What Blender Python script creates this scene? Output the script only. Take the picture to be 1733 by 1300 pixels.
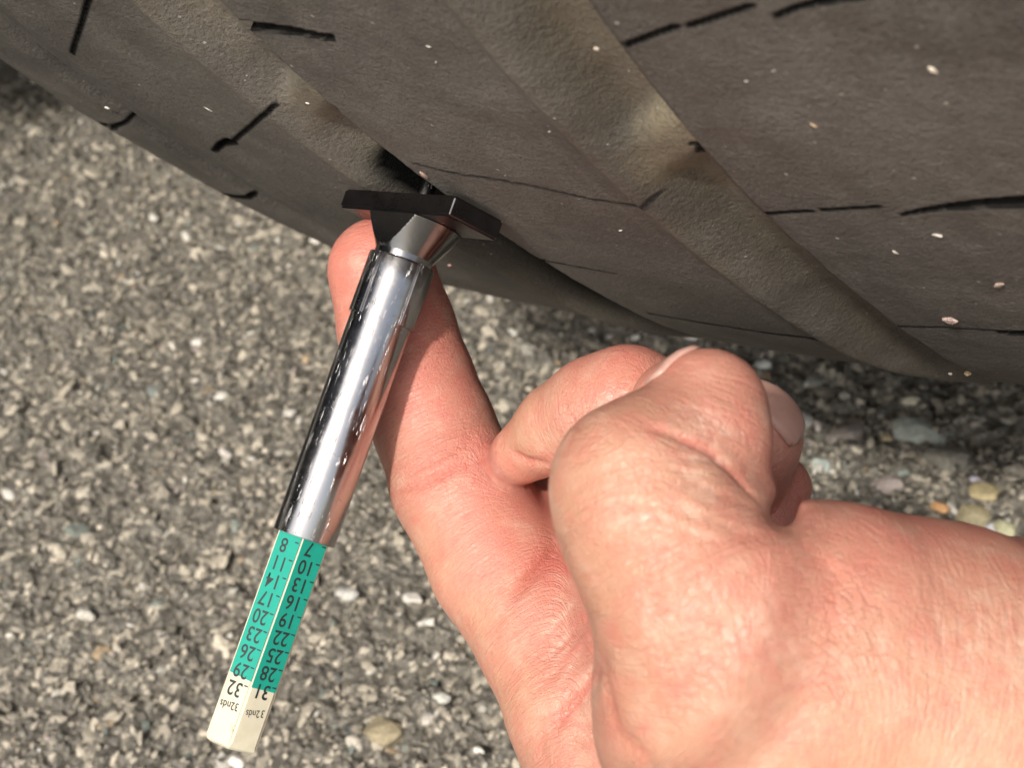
import bpy, bmesh, math, random
import numpy as np
from mathutils import Matrix, Vector
from mathutils.bvhtree import BVHTree

random.seed(7)
rng = np.random.default_rng(7)
for o in list(bpy.data.objects):
    bpy.data.objects.remove(o)
S = bpy.context.scene
COL = S.collection

# ------------------------------------------------------------------ camera
F = 2556.26                      # focal length in pixels of a 1733 px wide picture
UP = np.array([-.14, .74, .655]); UP /= np.linalg.norm(UP)      # world up in camera axes
CAM_H = 0.287                    # camera height above the asphalt
yv = np.array([0, 0, -1.]) - UP * UP[2] * -1; yv /= np.linalg.norm(yv)
xv = np.cross(yv, UP)
RW = np.stack([xv, yv, UP])      # camera axes -> world axes
def W(p):                        # point in camera axes (m) -> world
    return np.asarray(p) @ RW.T + np.array([0, 0, CAM_H])
def at(px, py, z):               # point at depth z on a sight line
    return np.array([(px - 866.5) / F * z, (650 - py) / F * z, -z])
CAMERA_MATRIX = Matrix([[*RW[0], 0], [*RW[1], 0], [*RW[2], CAM_H], [0, 0, 0, 1]])
cd = bpy.data.cameras.new('camera'); cam = bpy.data.objects.new('camera', cd); COL.objects.link(cam)
cam.matrix_world = CAMERA_MATRIX
cd.sensor_width = 36; cd.sensor_fit = 'HORIZONTAL'; cd.lens = F / 1733 * 36
cd.clip_start = .005; cd.clip_end = 200
cd.dof.use_dof = True; cd.dof.focus_distance = .195; cd.dof.aperture_fstop = 44
S.camera = cam

# ------------------------------------------------------------------ light
SUN_DIR = np.array([-.37, .15, .91]); SUN_DIR /= np.linalg.norm(SUN_DIR)   # towards the sun, camera axes
sdw = SUN_DIR @ RW.T
elev = math.asin(sdw[2]); azim = math.atan2(sdw[0], sdw[1])
wd = bpy.data.worlds.new('World'); S.world = wd; wd.use_nodes = True
nt = wd.node_tree; nt.nodes.clear()
sky = nt.nodes.new('ShaderNodeTexSky'); sky.sky_type = 'NISHITA'; sky.sun_disc = False
sky.sun_elevation = elev; sky.sun_rotation = azim; sky.air_density = 1.3; sky.dust_density = 4.0; sky.ozone_density = 0.2
bg = nt.nodes.new('ShaderNodeBackground'); bg.inputs[1].default_value = .15
wo = nt.nodes.new('ShaderNodeOutputWorld')
hs_ = nt.nodes.new('ShaderNodeHueSaturation'); hs_.inputs['Saturation'].default_value = .6     # thin bright haze
nt.links.new(sky.outputs[0], hs_.inputs['Color']); nt.links.new(hs_.outputs[0], bg.inputs[0]); nt.links.new(bg.outputs[0], wo.inputs[0])
sl = bpy.data.lights.new('sun', 'SUN'); sl.energy = 3.5; sl.angle = math.radians(3.5); sl.color = (1, .95, .875)
so = bpy.data.objects.new('sun', sl); COL.objects.link(so)
so.rotation_euler = Vector(sdw).to_track_quat('Z', 'Y').to_euler()
S.view_settings.view_transform = 'Standard'; S.view_settings.look = 'None'
S.view_settings.gamma = 1; S.view_settings.use_curve_mapping = False
S.view_settings.exposure = 0.25
S.render.engine = 'CYCLES'

# ------------------------------------------------------------------ helpers
def tag(o, label=None, cat=None, group=None, kind=None):
    if label: o['label'] = label
    if cat: o['category'] = cat
    if group: o['group'] = group
    if kind: o['kind'] = kind
    return o

def np_mesh(name, V, faces, mat=None, smooth=True):
    """V (n,3); faces (m,3|4) array"""
    V = np.ascontiguousarray(V, dtype=np.float32); faces = np.ascontiguousarray(faces, dtype=np.int32)
    me = bpy.data.meshes.new(name)
    k = faces.shape[1]
    me.vertices.add(len(V)); me.vertices.foreach_set('co', V.ravel())
    me.loops.add(faces.size); me.loops.foreach_set('vertex_index', faces.ravel())
    me.polygons.add(len(faces)); me.polygons.foreach_set('loop_start', np.arange(0, faces.size, k, dtype=np.int32))
    me.update(calc_edges=True)
    me.polygons.foreach_set('use_smooth', np.full(len(faces), smooth))
    me.update()
    if mat: me.materials.append(mat)
    return me

def link(name, me, parent=None, mw=None):
    o = bpy.data.objects.new(name, me); COL.objects.link(o)
    if parent is not None: o.parent = parent
    if mw is not None: o.matrix_world = mw
    return o

def lathe(prof, seg=96, arc=(0, 2 * math.pi), closed=True):
    """prof list of (radius, y): turned about local y"""
    prof = np.array(prof)
    th = np.linspace(arc[0], arc[1], seg, endpoint=not closed)
    V = np.stack([prof[:, 0][None] * np.sin(th)[:, None], np.broadcast_to(prof[:, 1], (len(th), len(prof))),
                  prof[:, 0][None] * np.cos(th)[:, None]], -1).reshape(-1, 3)
    m = len(prof); i = np.arange(seg if closed else seg - 1); j = np.arange(m - 1)
    I, J = np.meshgrid(i, j, indexing='ij'); I2 = (I + 1) % seg
    Fc = np.stack([I * m + J, I2 * m + J, I2 * m + J + 1, I * m + J + 1], -1).reshape(-1, 4)
    return V, Fc

class N:
    """tiny node tree builder"""
    def __init__(s, name):
        s.m = bpy.data.materials.new(name); s.m.use_nodes = True; s.t = s.m.node_tree
        s.t.nodes.clear(); s.out = s.t.nodes.new('ShaderNodeOutputMaterial')
        s.b = s.t.nodes.new('ShaderNodeBsdfPrincipled'); s.t.links.new(s.b.outputs[0], s.out.inputs[0])
    def n(s, typ, ins=None, **props):
        nd = s.t.nodes.new(typ)
        for k, v in props.items(): setattr(nd, k, v)
        for k, v in (ins or {}).items(): s.set(nd.inputs[k], v)
        return nd
    def set(s, sock, v):
        if isinstance(v, bpy.types.NodeSocket): s.t.links.new(v, sock)
        elif hasattr(v, 'outputs'): s.t.links.new(v.outputs[0], sock)
        else: sock.default_value = v
    def p(s, **kw):
        for k, v in kw.items(): s.set(s.b.inputs[k.replace('_', ' ')], v)
    def coord(s): return s.n('ShaderNodeTexCoord').outputs['Object']
    def noise(s, vec, scale, detail=4, rough=.55, **k):
        return s.n('ShaderNodeTexNoise', {'Vector': vec, 'Scale': scale, 'Detail': detail, 'Roughness': rough}, **k)
    def ramp(s, fac, stops, interp='LINEAR'):
        nd = s.n('ShaderNodeValToRGB', {'Fac': fac}); cr = nd.color_ramp; cr.interpolation = interp
        while len(cr.elements) < len(stops): cr.elements.new(.5)
        for e, (pos, c) in zip(cr.elements, stops):
            e.position = pos; e.color = (*c, 1) if len(c) == 3 else c
        return nd.outputs[0]
    def mix(s, f, a, b, mode='MIX'):
        nd = s.n('ShaderNodeMix', data_type='RGBA', blend_type=mode)
        s.set(nd.inputs[0], f); s.set(nd.inputs[6], a if not isinstance(a, tuple) else (*a, 1)); s.set(nd.inputs[7], b if not isinstance(b, tuple) else (*b, 1))
        return nd.outputs[2]
    def math(s, op, a, b=0.0, c=0.0):
        nd = s.n('ShaderNodeMath', operation=op); s.set(nd.inputs[0], a); s.set(nd.inputs[1], b); s.set(nd.inputs[2], c)
        return nd.outputs[0]
    def attr(s, name): return s.n('ShaderNodeAttribute', attribute_name=name)
    def bump(s, h, strength, dist, normal=None):
        d = {'Height': h, 'Strength': strength, 'Distance': dist}
        nd = s.n('ShaderNodeBump', d)
        if normal is not None: s.set(nd.inputs['Normal'], normal)
        return nd.outputs[0]

def g3(v): return (v, v, v)

# ------------------------------------------------------------------ materials
def mat_rubber():
    k = N('worn_rubber'); v = k.coord()
    big = k.noise(v, 22, 4); mid = k.noise(v, 140, 5, .6); fine = k.noise(v, 1500, 4, .7)
    base = k.ramp(big, [(.3, (.054, .049, .043)), (.7, (.118, .107, .092))])
    base = k.mix(.5, base, k.ramp(mid, [(.3, g3(.30)), (.75, g3(.72))]), 'OVERLAY')
    dirt = k.attr('dirt').outputs['Fac']
    dn = k.math('MULTIPLY', dirt, k.ramp(k.noise(v, 60, 4), [(.32, g3(.25)), (.62, g3(1))]))
    base = k.mix(dn, base, (.27, .225, .145))
    st = k.n('ShaderNodeMapping', {'Vector': v, 'Scale': (420, 22, 22)}); stn = k.noise(st.outputs[0], 1, 5, .65)
    base = k.mix(k.ramp(stn, [(.52, g3(0)), (.72, g3(.45))]), base, (.135, .122, .105))
    sp = k.n('ShaderNodeTexVoronoi', {'Vector': v, 'Scale': 800, 'Randomness': 1.0})
    rnd = k.n('ShaderNodeSeparateColor', {'Color': sp.outputs['Color']})
    dot = k.math('MULTIPLY', k.math('LESS_THAN', sp.outputs['Distance'], k.math('MULTIPLY', rnd.outputs[1], .20)), k.math('GREATER_THAN', rnd.outputs[0], .93))
    base = k.mix(dot, base, (.34, .31, .27))
    sp2 = k.ramp(k.noise(v, 2300, 3, .7), [(.52, g3(0)), (.68, g3(1))])
    base = k.mix(k.math('MULTIPLY', sp2, k.ramp(mid, [(.35, g3(.10)), (.6, g3(.50))])), base, (.21, .19, .165))
    base = k.mix(k.ramp(k.noise(v, 1700, 3, .7), [(.30, g3(.55)), (.46, g3(0))]), base, (.018, .016, .015))
    shd = k.attr('recess_shade').outputs['Fac']; base = k.mix(shd, base, (.006, .006, .006)); k.p(Base_Color=base, Roughness=k.ramp(mid, [(.3, g3(.52)), (.7, g3(.74))]), Specular_IOR_Level=k.math('MULTIPLY', k.math('SUBTRACT', 1.0, shd), .5))  # painted shade: recesses go near black and lose their sheen
    h = k.math('ADD', fine.outputs[0], k.math('MULTIPLY', mid.outputs[0], 1.1))
    k.p(Normal=k.bump(h, .9, .00034))
    return k.m

def mat_asphalt():
    k = N('asphalt_binder'); v = k.coord()
    vo = k.n('ShaderNodeTexVoronoi', {'Vector': k.mix(.0012, v, k.noise(v, 500, 2).outputs[1], 'ADD'), 'Scale': 440}); vo2 = k.n('ShaderNodeTexVoronoi', {'Vector': v, 'Scale': 800})
    a = k.noise(v, 700, 5, .65); b = k.noise(v, 160, 5); c = k.noise(v, 9, 3)
    col = k.ramp(a, [(.30, (.195, .175, .138)), (.5, (.36, .325, .26)), (.7, (.53, .485, .40))])
    col = k.mix(k.ramp(b, [(.35, g3(0)), (.7, g3(.75))]), col, (.30, .28, .24))
    col = k.mix(.35, col, k.ramp(c, [(.3, (.24, .22, .19)), (.7, (.40, .37, .32))]))
    sepc = k.n('ShaderNodeSeparateColor', {'Color': vo.outputs['Color']})
    col = k.mix(.55, col, k.ramp(sepc.outputs[0], [(0, g3(.30)), (.5, g3(.5)), (1, g3(.74))]), 'OVERLAY')
    col = k.mix(k.ramp(vo.outputs['Distance'], [(.38, g3(0)), (.70, g3(.7))]), col, (.12, .103, .078))
    k.p(Base_Color=col, Roughness=.75)
    hh = k.math('ADD', k.math('MULTIPLY', vo.outputs['Distance'], -1.1), k.math('ADD', k.math('MULTIPLY', vo2.outputs['Distance'], -.55), k.math('MULTIPLY', a.outputs[0], .9)))
    k.p(Normal=k.bump(hh, 1.0, .0034, k.bump(k.noise(v, 2400, 3), .7, .0005)))
    return k.m

def mat_stone():
    k = N('aggregate_stone'); v = k.coord()
    a = k.noise(v, 900, 4, .7)
    col = k.mix(1.0, k.attr('tint').outputs['Color'], k.ramp(a, [(.25, g3(.55)), (.7, g3(1.15))]), 'MULTIPLY')
    k.p(Base_Color=col, Roughness=.62, Normal=k.bump(a, .7, .0006))
    return k.m

def mat_metal(name, col, rough, scratch=.25, dark=0):
    k = N(name); v = k.coord()
    mp = k.n('ShaderNodeMapping', {'Vector': v, 'Scale': (2200, 260, 2200)})
    mp.inputs['Rotation'].default_value = (.2, .1, .25)
    s1 = k.noise(mp.outputs[0], 1, 6, .75)
    mp2 = k.n('ShaderNodeMapping', {'Vector': v, 'Scale': (500, 3200, 700)}); mp2.inputs['Rotation'].default_value = (.5, .3, .6)
    s2 = k.noise(mp2.outputs[0], 1, 4, .7)
    blot = k.noise(v, 350, 5, .7)
    k.p(Base_Color=(*col, 1), Metallic=1.0)
    r = k.ramp(blot, [(.35, g3(rough)), (.7, g3(rough + .14))])
    k.p(Roughness=r)
    h = k.math('ADD', k.ramp(s1, [(.60, g3(0)), (.66, g3(1))]), k.ramp(s2, [(.66, g3(0)), (.70, g3(1))]))
    k.p(Normal=k.bump(h, scratch, .00003, k.bump(blot, .15, .00006)))
    return k.m

def mat_plain(name, col, rough=.5, var=.15, scale=300, sss=0, spec=.5, bump=.1):
    k = N(name); v = k.coord(); n = k.noise(v, scale, 5, .65)
    c = k.mix(1.0, (*col,), k.ramp(n, [(.3, g3(1 - var)), (.7, g3(1 + var))]), 'MULTIPLY')
    k.p(Base_Color=c, Roughness=rough, Specular_IOR_Level=spec, Normal=k.bump(n, bump, .0001))
    if sss: k.p(Subsurface_Weight=sss, Subsurface_Scale=.002, Subsurface_Radius=(1, .7, .4))
    return k.m

def mat_skin():
    k = N('skin'); v = k.coord()
    red = k.attr('pink').outputs['Fac']; tan = k.attr('tan').outputs['Fac']
    mott = k.noise(v, 140, 4, .6); mott2 = k.noise(v, 45, 3)
    base = k.mix(k.ramp(mott2, [(.3, g3(0)), (.7, g3(1))]), (.44, .208, .145), (.51, .252, .182))
    rr = k.math('MULTIPLY', red, k.ramp(mott, [(.25, g3(.55)), (.7, g3(1.1))]))
    base = k.mix(rr, base, (.56, .165, .13))
    base = k.mix(k.math('MULTIPLY', k.attr('gold').outputs['Fac'], .55), base, (.58, .37, .215))
    base = k.mix(tan, base, (.44, .265, .155))
    ax = k.attr('axial')          # stretched coordinates: fine lines run across the finger
    sx = k.n('ShaderNodeSeparateXYZ', {'Vector': ax.outputs['Vector']})
    line_v = k.n('ShaderNodeCombineXYZ', {'X': k.math('MULTIPLY', sx.outputs[0], 2600.0), 'Y': k.math('MULTIPLY', sx.outputs[1], 330.0), 'Z': k.math('MULTIPLY', sx.outputs[2], 330.0)})
    ln = k.noise(line_v, 1, 4, .6, noise_dimensions='3D', )
    ln.inputs['Distortion'].default_value = .8
    cell = k.n('ShaderNodeTexVoronoi', {'Vector': v, 'Scale': 1150}, feature='DISTANCE_TO_EDGE')
    crk = k.ramp(cell.outputs['Distance'], [(0, g3(0)), (.12, g3(1))])
    cell2 = k.n('ShaderNodeTexVoronoi', {'Vector': k.mix(.002, v, k.noise(v, 700, 2).outputs[1], 'ADD'), 'Scale': 780}, feature='DISTANCE_TO_EDGE')
    crk2 = k.ramp(cell2.outputs['Distance'], [(0, g3(0)), (.10, g3(1))])
    wr = k.attr('wrinkle').outputs['Fac']
    h = k.math('ADD', k.math('MULTIPLY', ln.outputs[0], k.math('ADD', .72, k.math('MULTIPLY', wr, .9))), k.math('MULTIPLY', crk, .11))
    h = k.math('ADD', h, k.math('MULTIPLY', crk2, k.math('ADD', .02, k.math('MULTIPLY', wr, .42))))
    h = k.math('ADD', h, k.math('MULTIPLY', k.noise(v, 2500, 2).outputs[0], .18))
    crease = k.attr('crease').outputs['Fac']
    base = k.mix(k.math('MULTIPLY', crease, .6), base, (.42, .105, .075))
    base = k.mix(k.math('MULTIPLY', k.ramp(ln, [(.55, g3(0)), (.75, g3(1))]), .14), base, (.78, .55, .42))
    base = k.mix(k.math('MULTIPLY', k.attr('pale').outputs['Fac'], .45), base, (.74, .53, .42))
    blot = k.noise(v, 320, 4, .65)
    base = k.mix(k.ramp(blot, [(.44, g3(0)), (.70, g3(.45))]), base, (.50, .145, .115))
    base = k.mix(k.ramp(k.noise(v, 240, 3, .6), [(.52, g3(0)), (.75, g3(.35))]), base, (.60, .42, .31))
    k.p(Base_Color=base, Roughness=k.ramp(mott, [(.3, g3(.31)), (.7, g3(.46))]), Specular_IOR_Level=.45,
        Subsurface_Weight=.22, Subsurface_Radius=(1.0, .38, .22), Subsurface_Scale=.0014, Normal=k.bump(h, .85, .00030))
    return k.m

RUB = mat_rubber(); ASPH = mat_asphalt(); STONE = mat_stone()
CHROME = mat_metal('polished_steel', (.44, .43, .43), .14, .9)
DARKM = mat_metal('dark_plated_metal', (.085, .08, .085), .25, .25)
HEADM = mat_metal('grey_plated_metal', (.24, .235, .235), .14, .2)
CREAM = mat_plain('cream_plastic', (.56, .525, .40), .38, .10, 220, .25)
def grime(m, scale, lo_, amt, col):
    t = m.node_tree; b = next(n for n in t.nodes if n.type == 'BSDF_PRINCIPLED'); src = b.inputs['Base Color'].links[0].from_socket
    tc = t.nodes.new('ShaderNodeTexCoord'); n = t.nodes.new('ShaderNodeTexNoise'); n.inputs['Scale'].default_value = scale; n.inputs['Detail'].default_value = 6; n.inputs['Roughness'].default_value = .7
    t.links.new(tc.outputs['Object'], n.inputs['Vector']); r = t.nodes.new('ShaderNodeValToRGB'); r.color_ramp.elements[0].position = lo_; r.color_ramp.elements[0].color = (0, 0, 0, 1); r.color_ramp.elements[1].position = lo_ + .1; r.color_ramp.elements[1].color = (amt, amt, amt, 1)
    t.links.new(n.outputs[0], r.inputs[0]); mx = t.nodes.new('ShaderNodeMix'); mx.data_type = 'RGBA'; t.links.new(r.outputs[0], mx.inputs[0]); t.links.new(src, mx.inputs[6]); mx.inputs[7].default_value = (*col, 1); t.links.new(mx.outputs[2], b.inputs['Base Color'])
grime(CREAM, 420, .62, .75, (.20, .18, .13)); grime(CREAM, 120, .5, .35, (.50, .44, .30))
GREEN = mat_plain('green_print', (.0, .27, .20), .42, .06, 900)
grime(GREEN, 700, .60, .35, (.03, .22, .17)); grime(GREEN, 1100, .68, .3, (.35, .5, .42))
INK = mat_plain('black_ink', (.012, .02, .02), .5, .2, 2500)
SKIN = mat_skin()
NAIL = mat_plain('nail', (.47, .265, .215), .36, .08, 400, .3)

#==GROUND==
# ------------------------------------------------------------------ asphalt
def vnoise(P, scale, seed, octaves=4, rough=.5):
    """value noise on 2-D points"""
    out = np.zeros(len(P)); amp = 1.; tot = 0
    for o in range(octaves):
        g = np.random.default_rng(seed + o).random((256, 256)).astype(np.float32)
        q = P * scale; i = np.floor(q).astype(int); f = q - i; f = f * f * (3 - 2 * f)
        a = g[i[:, 0] & 255, i[:, 1] & 255]; b = g[(i[:, 0] + 1) & 255, i[:, 1] & 255]
        c = g[i[:, 0] & 255, (i[:, 1] + 1) & 255]; d = g[(i[:, 0] + 1) & 255, (i[:, 1] + 1) & 255]
        out += amp * ((a * (1 - f[:, 0]) + b * f[:, 0]) * (1 - f[:, 1]) + (c * (1 - f[:, 0]) + d * f[:, 0]) * f[:, 1])
        tot += amp; amp *= rough; scale *= 2.03
    return out / tot - .5

def gz(P):
    return .0072 * vnoise(P, 260, 3, 3, .6) + .0040 * vnoise(P, 85, 11, 2) + .002 * vnoise(P, 14, 17, 2)

def ground_hit(px, py):
    d = at(px, py, 1.) @ RW.T
    return (d * (CAM_H / -d[2]))[:2]

cor = np.array([ground_hit(*p) for p in ((-60, 0), (1800, 560), (-60, 1360), (1800, 1360), (600, 300), (300, 0))])
gx0, gy0 = cor.min(0) - .03; gx1, gy1 = cor.max(0) + .03
print('GROUND', gx0, gx1, gy0, gy1)
def span(a, b, step, far):
    n = int((b - a) / step); core = np.linspace(a, b, n)
    ext = np.array([.01, .03, .07, .15, .3, .7, 1.5, 4, 10, 30, 80])
    return np.concatenate([a - ext[::-1], core, b + ext])
gxs = span(gx0, gx1, .0009, 80); gys = span(gy0, gy1, .0009, 80)
X, Y = np.meshgrid(gxs, gys, indexing='ij'); P2 = np.stack([X.ravel(), Y.ravel()], 1)
inner = (P2[:, 0] >= gx0) & (P2[:, 0] <= gx1) & (P2[:, 1] >= gy0) & (P2[:, 1] <= gy1)
Z = np.zeros(len(P2))
Pi = P2[inner]
Z[inner] = gz(Pi)
a, b = X.shape
I, J = np.meshgrid(np.arange(a - 1), np.arange(b - 1), indexing='ij')
FQ = np.stack([I * b + J, (I + 1) * b + J, (I + 1) * b + J + 1, I * b + J + 1], -1).reshape(-1, 4)
ground = link('asphalt_ground', np_mesh('asphalt_ground', np.column_stack([P2, Z]), FQ, ASPH))
tag(ground, kind='structure')
def ico(sub=1):
    bm = bmesh.new(); bmesh.ops.create_icosphere(bm, subdivisions=sub, radius=1)
    V = np.array([v.co for v in bm.verts]); Fc = np.array([[v.index for v in f.verts] for f in bm.faces]); bm.free(); return V, Fc
IV1, IF1 = ico(2)
IV0, IF0 = ico(1)
def stones(P, size, tint, flat, seed, name, parent, kind=None, elong=1.6, lod=0):
    IV, IF = (IV1, IF1) if lod else (IV0, IF0)
    r = np.random.default_rng(seed); n = len(P)
    V0 = IV[None].repeat(n, 0) * (1 + r.normal(0, .16, (n, len(IV), 1)))
    sc = np.stack([size * (1 + (elong - 1) * r.random(n)), size * r.uniform(.7, 1.0, n), size * flat * r.uniform(.6, 1., n)], 1)
    V0 = V0 * sc[:, None]
    ang = r.uniform(0, 2 * np.pi, n); c, s = np.cos(ang)[:, None], np.sin(ang)[:, None]
    x = V0[..., 0] * c - V0[..., 1] * s; y = V0[..., 0] * s + V0[..., 1] * c; z = V0[..., 2]
    tl = r.normal(0, .3, (n, 2)); z = z + x * tl[:, :1] + y * tl[:, 1:]
    V = np.stack([x, y, z], -1) + P[:, None]
    Fc = IF[None] + (np.arange(n) * len(IV))[:, None, None]
    me = np_mesh(name, V.reshape(-1, 3), Fc.reshape(-1, 3), STONE, smooth=False)
    at_ = me.attributes.new('tint', 'FLOAT_COLOR', 'POINT')
    at_.data.foreach_set('color', np.column_stack([tint, np.ones(n)]).repeat(len(IV), 0).astype(np.float32).ravel())
    return me
def tints(n, r):
    base = np.array([.40, .355, .28]); t = base * r.normal(1, .26, (n, 1)).clip(.4, 1.9)
    pal = np.array([[.66, .62, .55], [.5, .47, .4], [.36, .27, .17], [.2, .23, .2], [.36, .3, .27], [.12, .12, .11]])
    pick = r.random(n); idx = r.choice(6, n, p=[.14, .26, .14, .18, .18, .10]); m = pick < .11
    t[m] = pal[idx[m]] * r.uniform(.75, 1.15, (m.sum(), 1)); return t
area = (gx1 - gx0) * (gy1 - gy0)
n1 = int(area / (.00215 ** 2))
Pp = np.column_stack([rng.uniform(gx0, gx1, n1), rng.uniform(gy0, gy1, n1)])
sz = rng.gamma(4, .00023, n1).clip(.0004, .0032)
zz = gz(Pp) - sz * .30
print('stones', n1)
tn_ = tints(n1, rng)
for lod in (0, 1):
    m = (sz > .0024) == bool(lod)
    agg = link('aggregate', stones(np.column_stack([Pp, zz])[m], sz[m], tn_[m], .6, 5 + lod, 'aggregate', ground, lod=lod), ground)
    tag(agg, kind='stuff'); print('agg', lod, m.sum())

# the larger stones one can tell apart: px, py, half size (m), tint, flatness
BIG = [(1556, 730, .0075, (.50, .53, .46), .5), (1652, 868, .0050, (.42, .36, .22), .5), (1590, 866, .0022, (.62, .34, .15), .8), (1668, 842, .0040, (.44, .36, .2), .5),
       (1430, 728, .0052, (.27, .23, .2), .6), (1352, 713, .0038, (.62, .6, .55), .6), (1702, 905, .0030, (.42, .4, .25), .6), (1542, 684, .0022, (.6, .55, .42), .9),
       (1500, 742, .0016, (.5, .4, .24), .9), (1685, 898, .0024, (.6, .6, .62), .6), (1386, 722, .0022, (.66, .58, .52), .8), (1500, 820, .0040, (.36, .3, .27), .5),
       (1380, 790, .0040, (.4, .44, .4), .6), (1711, 801, .0018, (.64, .62, .58), .8), (1650, 818, .0017, (.6, .56, .62), .8), (1430, 668, .0018, (.6, .57, .5), .8),
       (652, 1245, .0056, (.36, .30, .19), .5), (398, 1287, .0026, (.8, .77, .7), .8), (371, 665, .0024, (.8, .76, .68), .9), (722, 1222, .0022, (.5, .46, .40), .6),
       (746, 1190, .0022, (.6, .58, .52), .7), (125, 898, .0044, (.2, .22, .19), .5),
       (262, 662, .0030, (.2, .22, .2), .5), (380, 762, .0020, (.62, .57, .51), .8), (292, 590, .0018, (.7, .64, .54), .8),
       (337, 580, .0024, (.68, .64, .58), .6), (15, 838, .0022, (.66, .62, .56), .7), (285, 838, .0024, (.6, .6, .56), .7), (318, 403, .0022, (.7, .66, .58), .9),
       (371, 420, .0018, (.7, .66, .6), .9), (532, 408, .0016, (.75, .7, .62), .9), (265, 383, .0018, (.7, .66, .6), .8), (83, 291, .0016, (.66, .62, .56), .8),
       (998, 552, .0018, (.7, .68, .62), .8), (1030, 560, .0015, (.72, .7, .64), .8), (1172, 577, .0018, (.75, .72, .66), .8), (1075, 566, .0016, (.72, .7, .64), .8),
       (1290, 625, .0024, (.66, .66, .6), .7), (868, 560, .0020, (.7, .68, .6), .7), (930, 640, .0018, (.6, .58, .5), .7), (600, 1262, .0022, (.55, .5, .42), .7),
       (700, 1020, .0024, (.6, .56, .5), .7),
       (590, 1010, .0030, (.52, .5, .46), .6), (150, 1050, .0024, (.62, .58, .5), .7),
       (1420, 600, .0020, (.66, .62, .55), .8), (1380, 640, .0030, (.3, .3, .26), .6), (1600, 780, .0060, (.25, .23, .19), .4), (1460, 850, .0026, (.5, .46, .38), .6)]
def nice_stone(r, hs, flat):
    bm = bmesh.new(); bmesh.ops.create_icosphere(bm, subdivisions=2, radius=1)
    seed = r.uniform(0, 100, 3); dirs = r.normal(0, 1, (7, 3)); dirs /= np.linalg.norm(dirs, axis=1)[:, None]; cut = r.uniform(.55, .85, 7)
    for v in bm.verts:
        p = np.array(v.co)
        for d, c in zip(dirs, cut):
            h = p @ d
            if h > c: p = p - d * (h - c)
        p *= 1 + r.normal(0, .03)
        v.co = Vector((p[0] * hs * 1.2, p[1] * hs * .8, p[2] * hs * flat))
    me = bpy.data.meshes.new('stone'); bm.to_mesh(me); bm.free()
    me.materials.append(STONE); return me
for k_, (px, py, hs, tn, fl) in enumerate(BIG):
    r_ = np.random.default_rng(100 + k_); me = nice_stone(r_, hs, fl)
    q = ground_hit(px, py); z = float(gz(q[None])[0])
    o = link('stone', me, ground); o.location = (q[0], q[1], z - hs * fl * .30 + .0004); o.rotation_euler = (r_.normal(0, .15), r_.normal(0, .15), -.6 + r_.normal(0, .4))
    ca = me.attributes.new('tint', 'FLOAT_COLOR', 'POINT'); ca.data.foreach_set('color', np.tile(np.array([*tn, 1], dtype=np.float32) , len(me.vertices)))

#==TYRE==
# ------------------------------------------------------------------ tyre
# wheel axes (x = axle) seen from the camera
def rot(a, b, c):
    ca, sa, cb, sb, cc, sc = math.cos(a), math.sin(a), math.cos(b), math.sin(b), math.cos(c), math.sin(c)
    return np.array([[cc, -sc, 0], [sc, cc, 0], [0, 0, 1]]) @ np.array([[cb, 0, sb], [0, 1, 0], [-sb, 0, cb]]) @ np.array([[1, 0, 0], [0, ca, -sa], [0, sa, ca]])
WM = rot(.8582028530716221, -.03669880799454985, 1.0859189458179024)
WC = np.array([.21949580360098045, -.34940430099128833, .2697276920521142])
HUB_Z = .41903164739069054 - .005969199942709725
def wheel_cam(p): return (np.asarray(p) + np.array([0, 0, HUB_Z]) - WC) @ WM     # wheel coords (hub origin) -> camera axes
hub = W(wheel_cam([0, 0, 0])); R3 = RW @ WM.T
TYRE_M = Matrix([[*R3[0], hub[0]], [*R3[1], hub[1]], [*R3[2], hub[2]], [0, 0, 0, 1]])
KX = np.array([-.034, -.027, -.018, -.0075, .0101, .0364, .0664, .0893, .1123, .14, .165, .182, .192])
KR = np.array([.4030, .4103, .4142, .4122, .4049, .3912, .3761, .3635, .3498, .3310, .3120, .2960, .2800])
def hermite(x, kx, ky):
    m = np.gradient(ky, kx); i = np.clip(np.searchsorted(kx, x) - 1, 0, len(kx) - 2)
    h = kx[i + 1] - kx[i]; t = (x - kx[i]) / h
    return ((2*t**3-3*t**2+1)*ky[i] + (t**3-2*t**2+t)*h*m[i] + (-2*t**3+3*t**2)*ky[i+1] + (t**3-t**2)*h*m[i+1])
def tread_r(x): return hermite(x, KX, KR)
def squash(th):                   # the loaded tyre flattens towards the ground
    a = np.abs((th + np.pi) % (2 * np.pi) - np.pi); d = np.clip(math.radians(40) - a, 0, None)
    return .03 * (1 - np.exp(-.5 * d * d / .03))
def tread_p(x, th, d=0):
    r = tread_r(x) - d - squash(th)
    return np.stack([x, -r * np.sin(th), -r * np.cos(th)], -1)
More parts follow.
